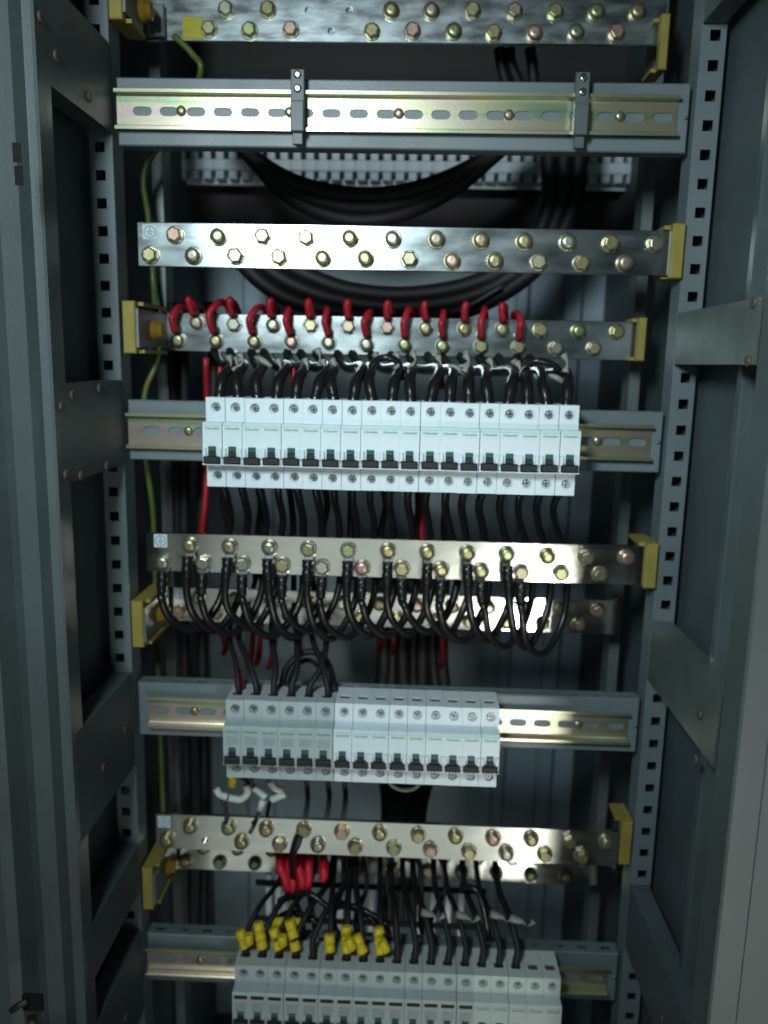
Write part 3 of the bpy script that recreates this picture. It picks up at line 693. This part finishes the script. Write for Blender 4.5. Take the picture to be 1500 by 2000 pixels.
# bottom row leads
for i in range(17):
    xb = XL4 + .018 * i; j = rnd.uniform(-.008, .008); zt = Z4 + .0415
    lean = (0.030 if i < 5 else (-.008 if i < 10 else -.02)) + j
    pts = [(xb, -.030, zt - .004), (xb, -.030, zt + .006), (xb + j * .25, -.024, zt + .018), (xb + lean * .4, .0, zt + .036), (xb + lean, .050, .845), (xb + lean * 1.1, .10, .872)]
    o = wire('black_wire', pts, rnd.uniform(.0030, .0038), rubber, 'black lead rising from the %s breaker of the bottom row' % ORD[i], 'wire', 'black leads above the bottom breaker row')
    if i < 9 and i not in (4,):
        tilt = j * .35 - .002
        for s in range(3 if i in (1, 3, 6, 8) else 2):
            z0 = zt + .008 + s * .0082 + (.004 if i in (2, 3) and s else 0)
            piece(o, 'yellow_sleeve', [(xb + tilt * s, -.030 + .003 * s, z0), (xb + tilt * (s + 1), -.0275 + .003 * s, z0 + .0078)], lambda u: .0057 + .0005 * math.cos(9 * u), yel_b, 1, 9)
        if i in (2, 3, 4): piece(o, 'yellow_sleeve', [(xb - .012, -.010, zt + .024), (xb + .004, -.012, zt + .026)], .0054, yel_b, 1, 9)
    if i < 9 and i != 4 and i % 2 == 0:
        piece(o, 'yellow_sleeve', [(xb + .006 + j * .3, -.036, zt + .012 + abs(j)), (xb + .002 - j * .3, -.034, zt + .022 + abs(j))], .0052, yel_b, 1, 9)
    if i in (11, 13, 15, 16):
        a = Vector((xb + j, -.008, zt + .030 + rnd.uniform(0, .012)))
        piece(o, 'white_marker', [a + Vector((-.012, 0, .003)), a, a + Vector((.006, -.002, -.004)), a + Vector((.013, 0, .001))], lambda u: .0022 + .002 * math.sin(1 + 6 * u), ties, 4)
for i, (a, b) in enumerate((((547, 1692), (562, 1738)), ((565, 1692), (572, 1742)), ((583, 1692), (590, 1735)), ((603, 1692), (598, 1742)), ((632, 1695), (630, 1718)))):
    wire('red_wire', [P(a[0], a[1] - 30, .045), P(*a, .025), P((a[0] + b[0]) / 2 + 2, (a[1] + b[1]) / 2, .02), P(*b, .02)], .0052, red_b,
         'red sleeved wire end under the lower busbars, %s from the left' % ORD[i], 'wire', 'red sleeved wire ends under the lower busbars')
for i, ((x0, y0), (x1, y1), (x2, y2)) in enumerate((((530, 1800), (570, 1782), (620, 1800)), ((640, 1775), (690, 1770), (760, 1805)), ((660, 1760), (720, 1790), (745, 1830)), ((900, 1730), (935, 1745), (955, 1830)), ((545, 1760), (600, 1745), (650, 1780)))):
    wire('black_wire', [P(x0, y0, .02), P(x1, y1, .01), P(x2, y2, .0)], .0036, pvc, 'slanting black wire over the bottom leads, %s from the left' % ORD[i], 'wire', 'slanting black wires over the bottom leads')
for i in range(7):
    x = 570 + i * 48 + rnd.uniform(-8, 8)
    wire('black_wire', [P(x, 1660, .075), P(x + rnd.uniform(-15, 15), 1730, .06), P(x + rnd.uniform(-20, 20), 1800, .045), P(x + rnd.uniform(-10, 20), 1850, .03)], .0030, rubber,
         'dim black wire behind the bottom leads, %s from the left' % ORD[i], 'wire', 'dim black wires behind the bottom leads')

# dark leads between the upper breakers and the black-wired busbar (rear layer)
for i in range(8):
    x = 440 + i * 62 + rnd.uniform(-6, 6)
    m_ = pvc
    wire('black_wire', [P(x, 940, .07), P(x + rnd.uniform(-10, 10), 985, .08), P(x + rnd.uniform(-12, 12), 1040, .09), P(x + rnd.uniform(-10, 10), 1130, .10)], .0036, m_,
         'rear black wire in the gap under the upper breakers, %s from the left' % ORD[i], 'wire', 'rear black wires under the upper breakers')
wire('red_wire', [P(826, 940, .05), P(826, 985, .05), P(823, 1060, .05), P(824, 1130, .06)], .0034, red, 'single bright red wire in the gap under the upper breakers')
wire('red_wire', [P(402, 700, .04), P(404, 800, .055), P(402, 960, .05), P(393, 1060, .05), P(392, 1130, .06)], .0034, red_dark, 'dark red wire passing left of the upper breakers')

# heavy cables
def cable(pts, r, label, grp, m_=rubber, cat='cable'): return wire('heavy_cable', pts, r, m_, label, cat, grp, 8, 12)
up_arc = [(430, 240), (478, 292), (530, 345), (600, 385), (690, 405), (780, 398), (870, 365), (950, 315), (1010, 250)]
for k in range(5):
    o = (k - 2) * 14
    pts = []
    for i, (x, y) in enumerate(up_arc):
        t_ = (i / (len(up_arc) - 1) - .5) * 2
        pts.append(P(x - t_ * o * .9, y + o * (1 - abs(t_) * .35) * .85 , .20 + .010 * ((k % 2))))
    cable(pts, .0098, 'thick black cable in the upper sagging bundle, %s from its top' % ORD[k], 'cables sagging under the empty rail')
lo_arc = [(470, 470), (530, 530), (600, 568), (690, 592), (790, 600), (900, 585), (990, 545), (1060, 480), (1095, 400), (1102, 300), (1102, 200)]
for k in range(5):
    o = (k - 2) * 15
    pts = []
    for i, (x, y) in enumerate(lo_arc):
        a = min(1, max(0, (i - 5) / 4.0))
        pts.append(P(x + o * a - (o * .5 if i < 3 else 0), y + o * (1 - a) * .8, .22 + .010 * (k % 2)))
    cable(pts, .0104, 'thick black cable in the lower sagging bundle, %s from its inside' % ORD[k], 'cables sagging behind the bright busbar')
cable([P(980, 560, .20), P(900, 605, .20), P(830, 622, .20)], .0022, 'thin grey highlight line along the lower sagging bundle', None, paint_frame)  # sheen along the cables, modelled as a thin grey strand
for k in range(7):
    x = 745 + k * 20
    pts = [P(x, 1130, .20), P(x + rnd.uniform(-5, 5), 1280, .20 + .008 * (k % 2)), P(x + rnd.uniform(-8, 8), 1420, .21), P(752 + k * 11 + 5, 1570, .21), P(750 + k * 11, 1720, .21), P(748 + k * 11, 1800, .20)]
    cable(pts, .0092, 'black riser cable behind the breakers, %s from the left' % ORD[k], 'black riser cables behind the middle row')
for k, (x0, x1) in enumerate(((330, 345), (352, 360), (410, 395))):
    cable([P(x0, 590, .16), P(x0 + 8, 760, .16), P(x1, 950, .16), P(x1, 1280, .17), P(x1 + 5, 1600, .17), P(x1, 1900, .17)], .007, 'black cable running down at the left, %s from the upright' % ORD[k], 'black cables down the left side')
for k, (x, x2) in enumerate(((980, 1000), (1000, 1030), (1040, 1045))):
    cable([P(x - 5, 95, .16), P(x, 130, .16), P(x2, 200, .17)], .006, 'black cable behind the gap above the empty rail, %s from the left' % ORD[k], 'black cables above the empty rail')
# earth wire
wire('earth_wire', [P(340, 70, .06), P(375, 105, .06), P(392, 140, .06), P(360, 220, .09), P(284, 330, .09), P(290, 430, .10), P(300, 560, .11), P(308, 690, .06), P(284, 765, .05), P(280, 850, .05),
     P(290, 930, .06), P(300, 1020, .07), P(305, 1200, .08), P(312, 1400, .08), P(318, 1560, .08), P(320, 1700, .08)], .0032, yg, 'yellow green earth wire running down beside the left upright', 'earth wire', None, 8)

# terminal blocks far behind, under the empty rail
for i in range(36):
    q = P(352 + 25.3 * i, 292 + .25 * i, .34)
    mb = MB(); mb.box(-.0088, .0088, 0, .04, -.025, -.011, .001); mb.box(-.0052, .0052, .002, .04, -.0109, .010, .001)
    mb.box(-.0056, .0056, .001, .03, -.036, -.0251, .001)
    o = mb.build('terminal_block', term_m, None, q)
    tag(o, 'pale terminal block behind the empty rail, %s from the left of its row' % ORD[i], 'terminal block', 'terminal blocks behind the empty rail')
t = empty('terminal_carrier', (0, .345, 1.59), 'pale carrier strip under the far row of terminal blocks', 'carrier strip')
a = P(350, 350, .36); b = P(1260, 372, .36)
mb = MB(); mb.box(a.x, b.x, .018, .020, a.z - 1.59 - .006, a.z - 1.59 + .004); mb.build('strip', term_m, t)
# pale strips low down behind
t = empty('strip_rack', (0, .30, .80), 'rack of pale upright strips behind the bottom leads', 'strip rack')
for i, (px, c) in enumerate(((524, 0), (543, 0), (556, 0), (577, 0), (665, 0), (685, 0), (705, 0), (727, 0), (825, 0), (850, 0), (880, 0), (905, 0))):
    q0 = P(px, 1660, .10 if i < 2 else .14); q1 = P(px, 1830, .10 if i < 2 else .14)
    mb = MB(); mb.box(-.0036, .0036, 0, .002, 0, q0.z - q1.z, .0005); mb.build('pale_strip', duct_m, t, Vector((q0.x, q0.y, q1.z)) - t.location)
for py in (1722, 1792):
    a = P(500, py, .096); b = P(950, py + 14, .096)
    mb = MB(); mb.box(a.x, b.x, -.002, 0, -.0035, .0035); mb.build('cross_band', black, t, Vector((0, a.y, a.z)) - t.location)
# latch at the lower left
q = P(40, 1965, -.24)
t = empty('door_latch', q, 'small worn brass latch at the bottom left corner', 'latch')
mb = MB(); mb.tube([(-.007, 0, -.004), (0, -.003, .003), (.006, 0, .005)], .0028); mb.build('latch_lever', brass, t)
mb = MB(); mb.lathe([(.004, 0), (.004, .035)], (0, 0, 0), 10, 'z'); mb.build('latch_rod', brass, t, (.009, 0, -.045))
mb = MB(); mb.box(.000, .016, .002, .006, -.007, .007, .001); mb.build('latch_body', hole_m, t)
